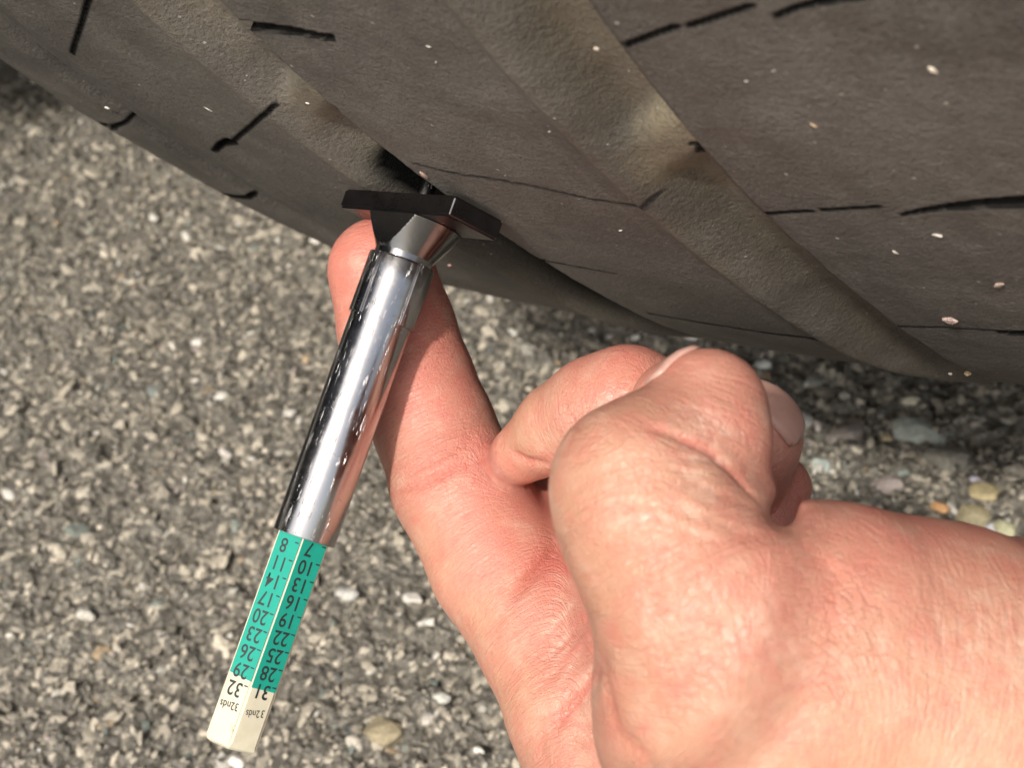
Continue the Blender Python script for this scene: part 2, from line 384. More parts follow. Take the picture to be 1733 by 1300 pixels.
# inverse map picture point -> (x, theta) on the smooth tread
_gx = np.linspace(-.034, .19, 220); _gt = np.radians(np.linspace(20, 85, 420))
_GX, _GT = np.meshgrid(_gx, _gt, indexing='ij'); _Q = wheel_cam(tread_p(_GX, _GT))
_PX = 866.5 + F * _Q[..., 0] / -_Q[..., 2]; _PY = 650 - F * _Q[..., 1] / -_Q[..., 2]
_NX = np.gradient(_Q, axis=0); _NT = np.gradient(_Q, axis=1); _NN = np.cross(_NX, _NT); _fac = (_NN * _Q).sum(-1)
_fac = _fac * np.sign(np.median(_fac[110:, 150:]))
def on_tread(px, py):
    d = (_PX - px) ** 2 + (_PY - py) ** 2 + np.where((_Q[..., 2] > -.05) | (_fac < 0), 1e9, 0)
    i = np.unravel_index(d.argmin(), d.shape)
    x, t = _gx[i[0]], _gt[i[1]]
    for _ in range(6):      # Newton
        def pr(x, t):
            q = wheel_cam(tread_p(np.array([x]), np.array([t])))[0]; return np.array([866.5 + F * q[0] / -q[2], 650 - F * q[1] / -q[2]])
        f0 = pr(x, t); J = np.stack([(pr(x + 1e-5, t) - f0) / 1e-5, (pr(x, t + 1e-5) - f0) / 1e-5], 1)
        try: dx = np.linalg.solve(J, np.array([px, py]) - f0)
        except Exception: break
        if abs(dx[0]) > .01 or abs(dx[1]) > .05: break
        x += dx[0]; t += dx[1]
    return x, t
XA, WA, XB, WB, XC = .0664, .0126, .1123, .0112, .0101
#==CAL==
#   polyline in the picture, half widths (picture px) at its ends, depth (mm)
SIPES = [([(152, -6), (140, 36), (124, 88)], 6, 1, 4), ([(420, 42), (490, 51), (556, 64)], 8.5, 5, 5), ([(548, 67), (560, 60)], 4, 3, 4),
         ([(462, 180), (428, 210), (392, 241)], 4, 4, 5), ([(392, 238), (374, 244), (362, 256)], 9, 5, 4), ([(217, 205), (196, 212), (178, 214)], 3, 6, 4), ([(190, 214), (163, 207)], 6, 2, 4),
         ([(422, 335), (392, 333), (360, 325)], 3, 2.5, 4), ([(1060, 75), (1146, 42)], 3, 3, 5), ([(1166, 42), (1272, 7)], 3, 4, 5),
         ([(1316, 24), (1352, 10), (1420, -4), (1500, -18)], 2, 12, 7), ([(1296, 361), (1374, 356)], 2.2, 1.8, 4), ([(1394, 353), (1486, 348)], 2, 1.6, 4),
         ([(1530, 363), (1570, 355), (1620, 350), (1680, 346), (1760, 342)], 2, 12, 7),
         ([(700, 276), (760, 292), (830, 303), (900, 315), (1000, 337), (1080, 347), (1098, 341), (1107, 332)], 1.1, 1.4, 1.5),
         ([(915, 442), (1040, 465)], 1.8, 1.2, 1.5), ([(1500, 554), (1600, 556), (1700, 562)], 1.4, 1.6, 2), ([(1702, 565), (1760, 567)], 4, 5, 4),
         ([(1404, 577), (1300, 566), (1215, 552), (1100, 533)], 2, 1.2, 2), ([(1158, 264), (1174, 262)], 5, 4, 3), ([(1165, 264), (1163, 280)], 4, 3, 3), ([(566, 181), (569, 188)], 5, 4, 4)]
def frange(a, b, s): return np.arange(a, b, s)
txs = np.concatenate([[-.034, -.032], frange(-.030, .002, .0009), frange(.002, .150, .00036), frange(.150, .1905, .0012)])
fine_t = frange(math.radians(31), math.radians(64.5), .00034 / .37)
t1 = np.linspace(fine_t[-1] + .004, 2 * math.pi + fine_t[0] - .004, 340)
tts = np.concatenate([fine_t, t1])
TX, TT = np.meshgrid(txs, tts, indexing='ij')
ax_, at_ = TX.ravel(), TT.ravel(); arc = at_ * .37
depth = np.zeros(len(ax_)); dirt = np.zeros(len(ax_)); recess_shade = np.zeros(len(ax_))
nz1 = vnoise(np.stack([ax_, arc], 1), 90, 40, 3); nz2 = vnoise(np.stack([ax_, arc], 1), 900, 50, 2); nz0 = vnoise(np.stack([ax_, arc], 1), 25, 60, 2)
def sstep(a, b, x): t = np.clip((x - a) / (b - a), 0, 1); return t * t * (3 - 2 * t)
def groove(x, l, r, d, wl, wr):      # left ramp width wl, right ramp wr
    return d * sstep(l - wl * .3, l + wl * .7, x) * (1 - sstep(r - wr, r, x))
wob = nz1 * .0007
gA = groove(ax_ + wob, XA - WA, XA, 1, .0038, .0006)
gB = groove(ax_ + wob, XB - WB, XB, 1, .0030, .0006)
gC = np.exp(-((ax_ + wob * .5 - XC) / .0016) ** 2)
tG = on_tread(765, 345)[1]; lowA = sstep(tG + .004, tG - .012, at_) if False else 1 - sstep(tG - .004, tG + .010, at_)
depth += gA * (.0042 + .0036 * lowA) + gB * .0048 + gC * .0034
recess_shade += sstep(.0, .5, gA) * lowA * .95 + gC * .35 + .30 * np.exp(-((ax_ - (XB - WB + .0012)) / .0012) ** 2)  # shade of the grooves put into the rubber colour
p0, p1 = on_tread(650, 296), on_tread(790, 372)          # deep pocket of the groove where the probe goes in
pit = gA * sstep(p0[1] + .006, p0[1] - .004, at_) if False else gA * (1 - sstep(p0[1] - .010, p0[1] + .006, at_)) * sstep(p1[1] - .01, p1[1], at_)
depth += pit * .0040; recess_shade += sstep(.0, .4, pit) * 1.2  # the pocket's darkness is painted in besides its depth
depth += .0007 * np.exp(-((ax_ - XC - .004) / .003) ** 2)
depth -= .0010 * np.exp(-((ax_ - (XB - WB - .0016) + wob) / .0014) ** 2) + .0009 * np.exp(-((ax_ - (XA - WA - .002) + wob) / .0012) ** 2)
#   wear bars that cross the two wide grooves
for px, py, w_, hgt in ((1120, 262, .0055, .0030), (525, 150, .0045, .0024)):
    x_, t_ = on_tread(px, py)
    wb = np.exp(-(((at_ - t_) * .37 - (ax_ - x_) * .8) / w_) ** 4)
    g_ = gB if x_ > .09 else gA
    depth -= wb * g_ * hgt
    dirt += wb * g_ * .9
dirt += gB * sstep(XB - WB * .75, XB - WB * .1, ax_) * (.55 + 1.3 * nz1) + gB * .48 + gA * .36
dirt += .30 * np.exp(-((ax_ - (XB - WB - .0016)) / .0016) ** 2) * (.8 + 2 * nz1) + .26 * np.exp(-((ax_ - (XA - WA - .002)) / .0016) ** 2) * (.8 + 2 * nz1) + .2 * np.exp(-((ax_ - XC) / .0016) ** 2) * 0
depth += nz1 * .0004 + nz2 * .00010 + nz0 * .0006
for pl, w0, w1, dd in SIPES:
    pts = [on_tread(*p) for p in pl]; n_ = len(pts) - 1
    q = np.array([(x, t * .37) for x, t in pts]); hws = []
    for i, (ux, uy) in enumerate(pl):      # true half width on the rubber
        ia, ib = max(0, i - 1), min(n_, i + 1); dv = np.array(pl[ib], float) - pl[ia]; dv /= np.linalg.norm(dv)
        wpx = w0 + (w1 - w0) * i / n_; x2, t2 = on_tread(ux - dv[1] * wpx, uy + dv[0] * wpx)
        tv = q[ib] - q[ia]; tv /= np.linalg.norm(tv); ov = np.array([x2, t2 * .37]) - q[i]; hws.append(max(.00004, min(.004, abs(ov[0] * tv[1] - ov[1] * tv[0])) - .00030))
    lo = q.min(0) - .005; hi = q.max(0) + .005
    m = (ax_ > lo[0]) & (ax_ < hi[0]) & (arc > lo[1]) & (arc < hi[1])
    PP = np.stack([ax_[m], arc[m]], 1); best = np.full(len(PP), 1e9)
    seglen = np.linalg.norm(np.diff(q, axis=0), axis=1); cum = np.concatenate([[0], np.cumsum(seglen)]) / seglen.sum()
    for i in range(n_):
        a_, b_ = q[i], q[i + 1]; ab = b_ - a_; t = np.clip(((PP - a_) @ ab) / (ab @ ab), 0, 1)
        dist = np.linalg.norm(PP - (a_ + t[:, None] * ab), axis=1)
        hw = hws[i] + t * (hws[i + 1] - hws[i])
        best = np.minimum(best, dist - hw)
    s_ = 1 - sstep(-.00022, .00014, best); shd = 1 - sstep(.00030, .00056, best); recess_shade[m] = np.maximum(recess_shade[m], shd * min(.93, .35 + dd / 6.5)); dirt[m] *= 1 - shd  # sipes and their lips coloured dark to stand for unlit walls
    depth[m] += s_ * dd * .0010
V = tread_p(ax_, at_, depth)
a, b = TX.shape
I, J = np.meshgrid(np.arange(a - 1), np.arange(b), indexing='ij'); J2 = (J + 1) % b
FQ = np.stack([I * b + J, I * b + J2, (I + 1) * b + J2, (I + 1) * b + J], -1).reshape(-1, 4)
hubc = wheel_cam([0, 0, 0]); axc = np.array([1., 0, 0]) @ WM; la = axc - UP * (axc @ UP); la /= np.linalg.norm(la); fa = np.cross(UP, la)
if -hubc @ fa < 0: fa = -fa
lw, fw = la @ RW.T, fa @ RW.T
CARM = Matrix([[lw[0], fw[0], 0, hub[0]], [lw[1], fw[1], 0, hub[1]], [0, 0, 1, 0], [0, 0, 0, 1]]); HZ = hub[2]
car = bpy.data.objects.new('car_body', None); COL.objects.link(car); car.matrix_world = CARM; car.empty_display_size = .2
tag(car, 'car with added unseen dark panels, of which only one dusty worn tyre with a grooved tread shows', 'car')
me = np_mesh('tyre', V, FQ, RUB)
ca_ = me.attributes.new('recess_shade', 'FLOAT', 'POINT'); ca_.data.foreach_set('value', recess_shade.clip(0, 1).astype(np.float32))
da = me.attributes.new('dirt', 'FLOAT', 'POINT'); da.data.foreach_set('value', dirt.clip(0, 1).astype(np.float32))
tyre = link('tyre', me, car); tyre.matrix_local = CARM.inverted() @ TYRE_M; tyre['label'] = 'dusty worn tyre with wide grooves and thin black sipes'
def ring(prof, name, par, mat, seg=200):
    prof = np.array(prof); th = np.linspace(0, 2 * np.pi, seg, endpoint=False)
    V = np.stack([np.broadcast_to(prof[:, 0], (seg, len(prof))), -prof[:, 1][None] * np.sin(th)[:, None], -prof[:, 1][None] * np.cos(th)[:, None]], -1).reshape(-1, 3)
    m = len(prof); I, J = np.meshgrid(np.arange(seg), np.arange(m - 1), indexing='ij'); I2 = (I + 1) % seg
    Fc = np.stack([I * m + J, I2 * m + J, I2 * m + J + 1, I * m + J + 1], -1).reshape(-1, 4)
    return link(name, np_mesh(name, V, Fc, mat), par)
ring([(-.034, .4028), (-.044, .392), (-.053, .372), (-.060, .340), (-.058, .30), (-.048, .262), (-.040, .24), (-.030, .236)], 'sidewall', tyre, RUB)
ring([(.1900, .2826), (.198, .272), (.204, .262), (.205, .252), (.200, .244), (.190, .238), (.18, .236)], 'sidewall', tyre, RUB)
RIM = mat_metal('alloy_rim', (.55, .55, .56), .3)
ring([(-.030, .2375), (-.028, .225), (.02, .215), (.1, .212), (.17, .222), (.182, .2375)], 'rim', tyre, RIM)
ring([(.03, .214), (.035, .05), (.04, .0005)], 'wheel_disc', tyre, RIM)

#   grit caught on the tread: px, py, half size (mm), elongation, tint
GRIT = [(1578, 116, .5, 1.4, (.7, .62, .5)), (1377, 209, .42, 1.7, (.62, .45, .3)), (1606, 541, 1.0, 1.6, (.42, .31, .27)), (1690, 482, .6, 2.0, (.55, .42, .34)), (1585, 398, .38, 1.8, (.6, .55, .48)),
        (1515, 427, .3, 1.6, (.6, .55, .48)), (716, 294, .55, 2.2, (.5, .34, .28)), (352, 183, .4, 2.6, (.75, .7, .62)), (181, 182, .35, 1.8, (.7, .66, .6)), (1638, 632, .7, 1.2, (.62, .5, .3)),
        (1582, 632, .6, 1.4, (.6, .58, .55)), (1608, 633, .4, 1.3, (.55, .5, .45)), (1243, 277, .22, 1.3, (.7, .66, .6)), (1256, 277, .18, 1.2, (.7, .66, .6)), (930, 222, .22, 1.8, (.7, .62, .55)),
        (761, 449, .45, 1.4, (.6, .36, .28)), (520, 174, .2, 1.6, (.7, .66, .6)), (1262, 136, .2, 1.4, (.66, .62, .55)), (928, 212, .18, 1.2, (.66, .62, .55)), (1050, 390, .25, 1.8, (.6, .56, .5)),
        (1009, 82, .35, 1.3, (.6, .5, .4)), (1308, 118, .25, 1.6, (.55, .5, .46)), (725, 78, .25, 1.6, (.5, .46, .42)), (738, 105, .2, 1.8, (.5, .46, .42))]
for k_, (px, py, hs, el, tn) in enumerate(GRIT):
    x, t = on_tread(px, py); p = tread_p(np.array([x]), np.array([t]))[0]
    r_ = np.random.default_rng(300 + k_); me = nice_stone(r_, hs * .001, .6)
    me.transform(Matrix.Diagonal((el * .8, .8, 1, 1)))
    ca = me.attributes.new('tint', 'FLOAT_COLOR', 'POINT'); ca.data.foreach_set('color', np.tile(np.array([*tn, 1], dtype=np.float32), len(me.vertices)))
    o = link('grit', me, tyre)
    nrm = Vector((.48, -math.sin(t), -math.cos(t))).normalized()
    o.matrix_local = Matrix.Translation(Vector(p)) @ nrm.to_track_quat('Z', 'X').to_matrix().to_4x4() @ Matrix.Rotation(r_.uniform(0, 3), 4, 'Z')

#==CAR==
BLACKP = mat_plain('black_plastic', (.018, .018, .018), .6, .2, 200); PAINT = mat_plain('dark_paint', (.03, .032, .036), .25, .05, 900, bump=0)  # unseen car panels, added for their dark reflections and shade
def box(name, x0, x1, y0, y1, z0, z1, mat, bev=.03):
    bm = bmesh.new(); bmesh.ops.create_cube(bm, size=1)
    for v in bm.verts: v.co = Vector(((x0 + x1) / 2 + v.co.x * (x1 - x0), (y0 + y1) / 2 + v.co.y * (y1 - y0), (z0 + z1) / 2 + v.co.z * (z1 - z0)))
    bmesh.ops.bevel(bm, geom=list(bm.edges), offset=bev, segments=4, affect='EDGES')
    me = bpy.data.meshes.new(name); bm.to_mesh(me); bm.free(); me.materials.append(mat); me.polygons.foreach_set('use_smooth', np.ones(len(me.polygons), dtype=bool)); return link(name, me, car)
def arch(name, x0, x1, ri, ro, a0, a1, mat, n=48):
    th = np.radians(np.linspace(a0, a1, n)); V = []
    for t in th:
        for x, r in ((x0, ri), (x1, ri), (x1, ro), (x0, ro)): V.append((x, r * math.cos(t), HZ + r * math.sin(t)))
    Fc = [[4*i+k, 4*i+(k+1) % 4, 4*i+4+(k+1) % 4, 4*i+4+k] for i in range(n - 1) for k in range(4)] + [[0, 1, 2, 3], [4*n-4, 4*n-1, 4*n-2, 4*n-3]]
    return link(name, np_mesh(name, np.array(V), np.array(Fc), mat, False), car)
arch('added_arch_liner', -.30, .118, .495, .515, 55, 188, BLACKP)  # added out of view, cut short so the sun gets through
arch('added_fender', .120, .145, .492, .60, 50, 182, PAINT)  # added out of view, kept narrow so the sun gets through
box('added_bumper', -1.45, .060, .64, 1.05, .20, .42, PAINT, .05)  # added low block that the barrel reflects as dark
box('added_dark_panel', -1.60, .02, .98, 1.35, .30, 1.10, PAINT, .08)  # added tall block, set far forward to darken the barrel's reflection only
box('added_shade_slab', -1.50, -.175, -1.6, .58, .31, .36, BLACKP, .02)  # added slab, sized to shade the upper left of the asphalt
#==GAUGE==
# ------------------------------------------------------------------ tread depth gauge
GS = .965e-3                                 # one gauge millimetre
gn = np.array([-.32243602, -.94055831, .10670092]); ga = np.array([.63857043, -.1329201, .75799739])
G0 = np.array([-.01287584, .02584979, -.2171289]) * .965
v0 = -G0 - gn * (-G0 @ gn); v0 /= np.linalg.norm(v0)
el = np.cross(gn, v0)
gw = np.stack([RW @ el, RW @ gn, RW @ v0], 1); gp = W(G0)
GAUGE_M = Matrix([[*gw[0], gp[0]], [*gw[1], gp[1]], [*gw[2], gp[2]], [0, 0, 0, 1]])
gauge = bpy.data.objects.new('tread_depth_gauge', None); COL.objects.link(gauge); gauge.matrix_world = GAUGE_M; gauge.empty_display_size = .02
tag(gauge, 'steel pen-shaped tyre tread depth gauge with green numbered scale and cream tip', 'gauge')
def gpart(name, V, Fc, mat, smooth=True, parent=None):
    o = link(name, np_mesh(name, np.asarray(V) * (GS if parent is None else GS), Fc, mat, smooth), parent or gauge); return o
def shade_auto(o, ang=35):
    me = o.data; bm = bmesh.new(); bm.from_mesh(me); bmesh.ops.recalc_face_normals(bm, faces=bm.faces)
    for e in bm.edges:
        e.smooth = not (len(e.link_faces) == 2 and e.calc_face_angle(0) > math.radians(ang))
    bm.to_mesh(me); bm.free()
def gbm(name, bm, mat, parent=None, ang=35):
    bmesh.ops.recalc_face_normals(bm, faces=bm.faces)
    me = bpy.data.meshes.new(name); bm.to_mesh(me); bm.free(); me.transform(Matrix.Scale(GS, 4)); me.materials.append(mat)
    me.polygons.foreach_set('use_smooth', np.ones(len(me.polygons), dtype=bool)); o = link(name, me, parent or gauge); shade_auto(o, ang); return o
#   barrel (open at the lower rim)
V, Fc = lathe([(4.28, 50.3), (4.42, 50.45), (4.5, 50.3), (4.5, 30), (4.5, 12), (4.5, 9.2), (4.42, 8.95), (4.1, 8.8), (3.4, 8.8), (3.4, 9.4), (4.25, 9.6), (4.28, 30), (4.28, 50.3)], 128)
o = gpart('barrel', V, Fc, CHROME); shade_auto(o, 50)
#   pocket clip band: wraps round the back of the barrel, its two edges show
A0 = math.radians(52)
prof = np.array([(4.54, 8.9), (4.84, 8.9), (4.88, 9.2), (4.88, 17.6), (4.84, 18.0), (4.54, 18.0), (4.54, 8.9)])
V, Fc = lathe(prof, 72, (math.radians(44), math.radians(360 - 34)), closed=False)
bm = bmesh.new(); vs = [bm.verts.new(v) for v in V]
for f in Fc: bm.faces.new([vs[i] for i in f])
m_ = len(prof)
bm.faces.new([vs[i] for i in range(m_ - 1)]); bm.faces.new([vs[71 * m_ + i] for i in range(m_ - 1)])
gbm('clip_band', bm, CHROME)
#   clip tongue behind the barrel
bm = bmesh.new(); bmesh.ops.create_cube(bm, size=1)
for v in bm.verts: v.co = Vector((v.co.x * 3.4, 28 + v.co.y * 22, -5.6 + v.co.z * .5))
gbm('clip_tongue', bm, CHROME)
#   flared neck between barrel and base, its near side cut flat and flush with the foot
ang_a = math.atan2(ga @ v0, ga @ el)          # direction of the foot's long side in local x,z
gt = np.cross(gn, ga); gt = gt if gt @ np.array([.69875804, -.31254172, -.64347095]) > 0 else -gt
dt_ = np.array([gt @ el, 0, gt @ v0]); dt_ /= np.linalg.norm(dt_)
prof = [(3.6, 9.3), (4.15, 9.2), (4.25, 8.8)] + [(4.3 + 2.8 * max(0, (8.0 - y) / 4.9) ** 1.05, y) for y in np.linspace(8.0, 3.1, 26)] + [(7.0, 3.02), (.01, 3.02)]
V, Fc = lathe(prof, 220)
dd_ = V @ dt_; over = dd_ < -4.45; V[over] -= (dd_[over] + 4.45)[:, None] * dt_
dd_ = V @ dt_; over = dd_ > 4.45; V[over] -= (dd_[over] - 4.45)[:, None] * dt_
o = gpart('neck', V, Fc, HEADM); shade_auto(o, 14)
#   base plate
def plate(hl, hw, y0, y1, name, mat, ch=.35):
    bm = bmesh.new(); bmesh.ops.create_cube(bm, size=1)
    for v in bm.verts: v.co = Vector((v.co.x * 2 * hl, y0 + (v.co.y + .5) * (y1 - y0), v.co.z * 2 * hw))
    bmesh.ops.bevel(bm, geom=[e for e in bm.edges], offset=ch, segments=3, affect='EDGES')
    bmesh.ops.rotate(bm, verts=bm.verts, cent=(0, 0, 0), matrix=Matrix.Rotation(-ang_a, 3, 'Y'))
    return gbm(name, bm, mat)
plate(13.4, 4.7, 0, 3.0, 'base_plate', DARKM)
#   probe reaching into the groove
V, Fc = lathe([(.01, -4.2), (.8, -4.0), (1.1, -3.6), (1.1, .2)], 24); gpart('probe', V, Fc, CHROME)
#   hexagonal scale bar
def hexring(r, y, rot_=0): return [(r * math.sin(math.radians(60 * i + rot_)), y, r * math.cos(math.radians(60 * i + rot_))) for i in range(6)]
HR = 4.12
bm = bmesh.new(); rows = []
for r, y in ((HR, 12), (HR, 79.6), (HR - .25, 80.25), (HR - .9, 80.6)): rows.append([bm.verts.new(p) for p in hexring(r, y, 1.5)])
for a_, b_ in zip(rows, rows[1:]):
    for i in range(6): bm.faces.new([a_[i], a_[(i + 1) % 6], b_[(i + 1) % 6], b_[i]])
bm.faces.new(rows[-1]); bm.faces.new(rows[0][::-1])
ed = [e for e in bm.edges if abs(e.verts[0].co.y - e.verts[1].co.y) > 20]
bmesh.ops.bevel(bm, geom=ed, offset=.28, segments=3, affect='EDGES')
bar = gbm('scale_bar', bm, CREAM, ang=25)
apo = HR * math.cos(math.pi / 6)
def facet(side):      # side=+1 picture-left facet, -1 picture-right facet
    a_ = math.radians(30 * side + 1.5)
    nrm = Vector((math.sin(a_), 0, math.cos(a_))); xd = Vector((math.cos(a_), 0, -math.sin(a_)))
    return nrm, xd
def on_facet(side, u, y, h): n_, x_ = facet(side); return n_ * (apo + h) + x_ * u + Vector((0, y, 0))
for side in (1, -1):
    bm = bmesh.new(); hwid = 1.88; yend = 70.9 + (.0 if side == 1 else .7)
    vs = []
    for h in (-.02, .035):
        for u, y in ((-hwid, 40), (hwid, 40), (hwid, yend - .1 * side), (-hwid, yend + .1)): vs.append(bm.verts.new(on_facet(side, u, y, h)))
    for q in ((0, 1, 2, 3), (4, 5, 6, 7), (0, 1, 5, 4), (1, 2, 6, 5), (2, 3, 7, 6), (3, 0, 4, 7)): bm.faces.new([vs[i] for i in q])
    gbm('scale_panel', bm, GREEN)
dg = bpy.context.evaluated_depsgraph_get()
def text_mesh(txt, size, sx=1.0, bold=0):
    cu = bpy.data.curves.new('t', 'FONT'); cu.body = txt; cu.size = size * 100; cu.align_x = 'LEFT'; cu.offset = bold * 100; cu.resolution_u = 4; cu.space_character = 1.02
    ob = bpy.data.objects.new('t', cu); COL.objects.link(ob); bpy.context.view_layer.update()
    d = bpy.context.evaluated_depsgraph_get(); me = bpy.data.meshes.new_from_object(ob.evaluated_get(d))
    bpy.data.objects.remove(ob); bpy.data.curves.remove(cu)
    me.transform(Matrix.Diagonal((sx / 100, .01, .01, 1))); return me
def place_text(txt, size, side, u, y, name, sx=1.0, slant=0, bold=0, h=.06, label=None):
    me = text_mesh(txt, size, sx, bold); n_, x_ = facet(side)
    M = Matrix(((x_.x, 0, n_.x, 0), (0, 1, 0, 0), (x_.z, 0, n_.z, 0), (0, 0, 0, 1)))
    M = Matrix.Translation(on_facet(side, u, y, h)) @ M @ Matrix.Rotation(slant, 4, 'Z')
    me.transform(M); me.transform(Matrix.Scale(GS, 4)); me.materials.clear(); me.materials.append(INK)
    return link(name, me, bar)
def tick(side, u, y, w_=.62):
    bm = bmesh.new(); hh = .09; vs = [bm.verts.new(on_facet(side, u + a_ * w_, y + b_ * hh, .06)) for a_, b_ in ((0, -1), (1, -1), (1, 1), (0, 1))]; bm.faces.new(vs)
    gbm('tick_mark', bm, INK, bar)
for i, nn in enumerate((8, 11, 14, 17, 20, 23, 26, 29, 32)):
    y = 51.3 + i * 2.565; tick(1, -1.72, y); s = str(nn)
    place_text(s, 2.85, 1, -1.0 if len(s) == 2 else -.10, y - .10, 'number', .84, .02, .030)
for i, nn in enumerate((7, 10, 13, 16, 19, 22, 25, 28, 31)):
    y = 50.75 + i * 2.54; tick(-1, -1.80, y); s = str(nn)
    place_text(s, 2.85, -1, -1.05 if len(s) == 2 else .0, y - .10, 'number', .84, .02, .030)
place_text('32nds', 1.55, 1, -1.35, 74.35, 'number', .82, .12, .012)
place_text('3', 1.5, -1, -1.35, 74.3, 'number', .8, .10, .0); place_text('2nds', 1.5, -1, -.6, 74.45, 'number', .74, .16, -.004)

#==HAND==
# ------------------------------------------------------------------ hand
#   chains of (px, py, depth, radius in px): rounded limbs laid along the bones
CH = {
 'index': ([(645, 458, .2208, 91), (672, 560, .2212, 98), (702, 645, .2204, 99), (734, 722, .2195, 101), (772, 818, .2165, 110), (845, 957, .212, 116), (935, 1085, .206, 124), (1000, 1200, .200, 142), (1080, 1350, .196, 180), (1200, 1500, .190, 230)], .0030),
 'palm': ([(905, 855, .228, 80), (985, 890, .224, 115), (1070, 970, .216, 150), (1150, 1100, .205, 200), (1300, 1250, .190, 280)], .004),
 'middle': ([(880, 770, .208, 52), (950, 724, .203, 76), (1010, 700, .200, 95), (1062, 690, .198, 103), (1130, 720, .198, 98), (1200, 790, .200, 98), (1180, 900, .21, 110)], .003),
 'ring': ([(1150, 690, .186, 85), (1210, 715, .182, 94), (1258, 742, .178, 97), (1230, 840, .190, 90), (1180, 950, .20, 110)], .002),
 'little': ([(1280, 790, .190, 48), (1318, 826, .186, 53), (1300, 890, .186, 58), (1270, 980, .188, 90)], .002),
 'thumb': ([(1198, 690, .149, 101), (1194, 742, .1475, 107), (1146, 778, .1470, 130), (1086, 828, .1452, 151), (1110, 890, .1440, 157), (1165, 985, .1430, 172), (1215, 1080, .1448, 190)], .0035),
 'heel': ([(1318, 1167, .1480, 286), (1400, 1150, .1490, 292), (1560, 1205, .1520, 320), (1733, 1270, .160, 350), (2050, 1420, .166, 440), (2500, 1640, .175, 520)], .005),
}
BLOBS = {'thumb': [(1262, 925, .146, 72)], 'heel': [(1150, 1230, .150, 120), (1230, 1250, .1475, 170)]}
vox = .00068
def chain_sdf(pts, P, k):
    d = None
    for (a_, ra), (b_, rb) in zip(pts, pts[1:]):
        ab = b_ - a_; t = np.clip(((P - a_) @ ab) / (ab @ ab), 0, 1)
        dd = np.linalg.norm(P - (a_ + t[..., None] * ab), axis=-1) - (ra + (rb - ra) * t)
        d = dd if d is None else smin(d, dd, k * .5)
    return d
def smin(a, b, k):
    h = np.clip(.5 + .5 * (b - a) / k, 0, 1); return b + (a - b) * h - k * h * (1 - h)
def conv(l): return [(at(x, y, z), r * z / F) for x, y, z, r in l]
lo = np.array([-.034, -.085, -.245], dtype=np.float32); hi = np.array([.105, .033, -.105], dtype=np.float32)
dim = ((hi - lo) / vox).astype(int) + 1
ax3 = [lo[i] + vox * np.arange(dim[i], dtype=np.float32) for i in range(3)]
FLD = {}
def chain_field(name):
    pts = conv(CH[name][0]); fld = np.full(dim, .02, dtype=np.float32)
    P_ = np.array([p for p, r in pts]); rm = max(r for p, r in pts) + .008
    l_ = np.clip(((P_.min(0) - rm - lo) / vox).astype(int), 0, dim); h_ = np.clip(((P_.max(0) + rm - lo) / vox).astype(int), 0, dim)
    sl_ = tuple(slice(l_[i], h_[i]) for i in range(3))
    g = np.stack(np.meshgrid(*[ax3[i][sl_[i]] for i in range(3)], indexing='ij'), -1).astype(np.float32)
    pts = [(p.astype(np.float32), np.float32(r)) for p, r in pts]
    d = chain_sdf(pts, g, CH[name][1])
    for c_, r_ in conv(BLOBS.get(name, [])):
        d = smin(d, np.linalg.norm(g - c_.astype(np.float32), axis=-1) - np.float32(r_), .006)
    fld[sl_] = np.minimum(d, .02); return fld
fld = chain_field('palm')
fld = smin(fld, chain_field('index'), .0045)
fld = smin(fld, chain_field('middle'), .0012)
fld = smin(fld, chain_field('little'), .0012)
fld = smin(fld, chain_field('ring'), .0006)
th_ = smin(chain_field('thumb'), chain_field('heel'), .0055)
NOTCH = conv([(1312, 852, .115, 15), (1325, 872, .140, 22), (1322, 868, .165, 26)])
ns_ = tuple(slice(*np.clip(((np.array(b_) - lo[i]) / vox).astype(int), 0, dim[i])) for i, b_ in enumerate(((.012, .040), (-.026, -.002), (-.175, -.108))))
g_n = np.stack(np.meshgrid(*[ax3[i][ns_[i]] for i in range(3)], indexing='ij'), -1)
th_[ns_] = -smin(-th_[ns_], chain_sdf(NOTCH, g_n, .001).astype(np.float32), .0022)
fld = smin(fld, th_, .0012)
bs_ = tuple(slice(*np.clip(((np.array(b_) - lo[i]) / vox).astype(int), 0, dim[i])) for i, b_ in enumerate(((-.034, .004), (-.022, .028), (-.232, -.200))))
g_n = np.stack(np.meshgrid(*[ax3[i][bs_[i]] for i in range(3)], indexing='ij'), -1)
_g = np.array([-.32243602, -.94055831, .10670092]); _o = np.array([-.01287584, .02584979, -.2171289]) * .965
tube = chain_sdf([(_o + _g * .0085, .00475), (_o + _g * .018, .00475), (_o + _g * .0182, .0044), (_o + _g * .06, .0044)], g_n, .0002).astype(np.float32)
fld[bs_] = -smin(-fld[bs_], tube, .0010)      # the pad of the finger gives way to the barrel
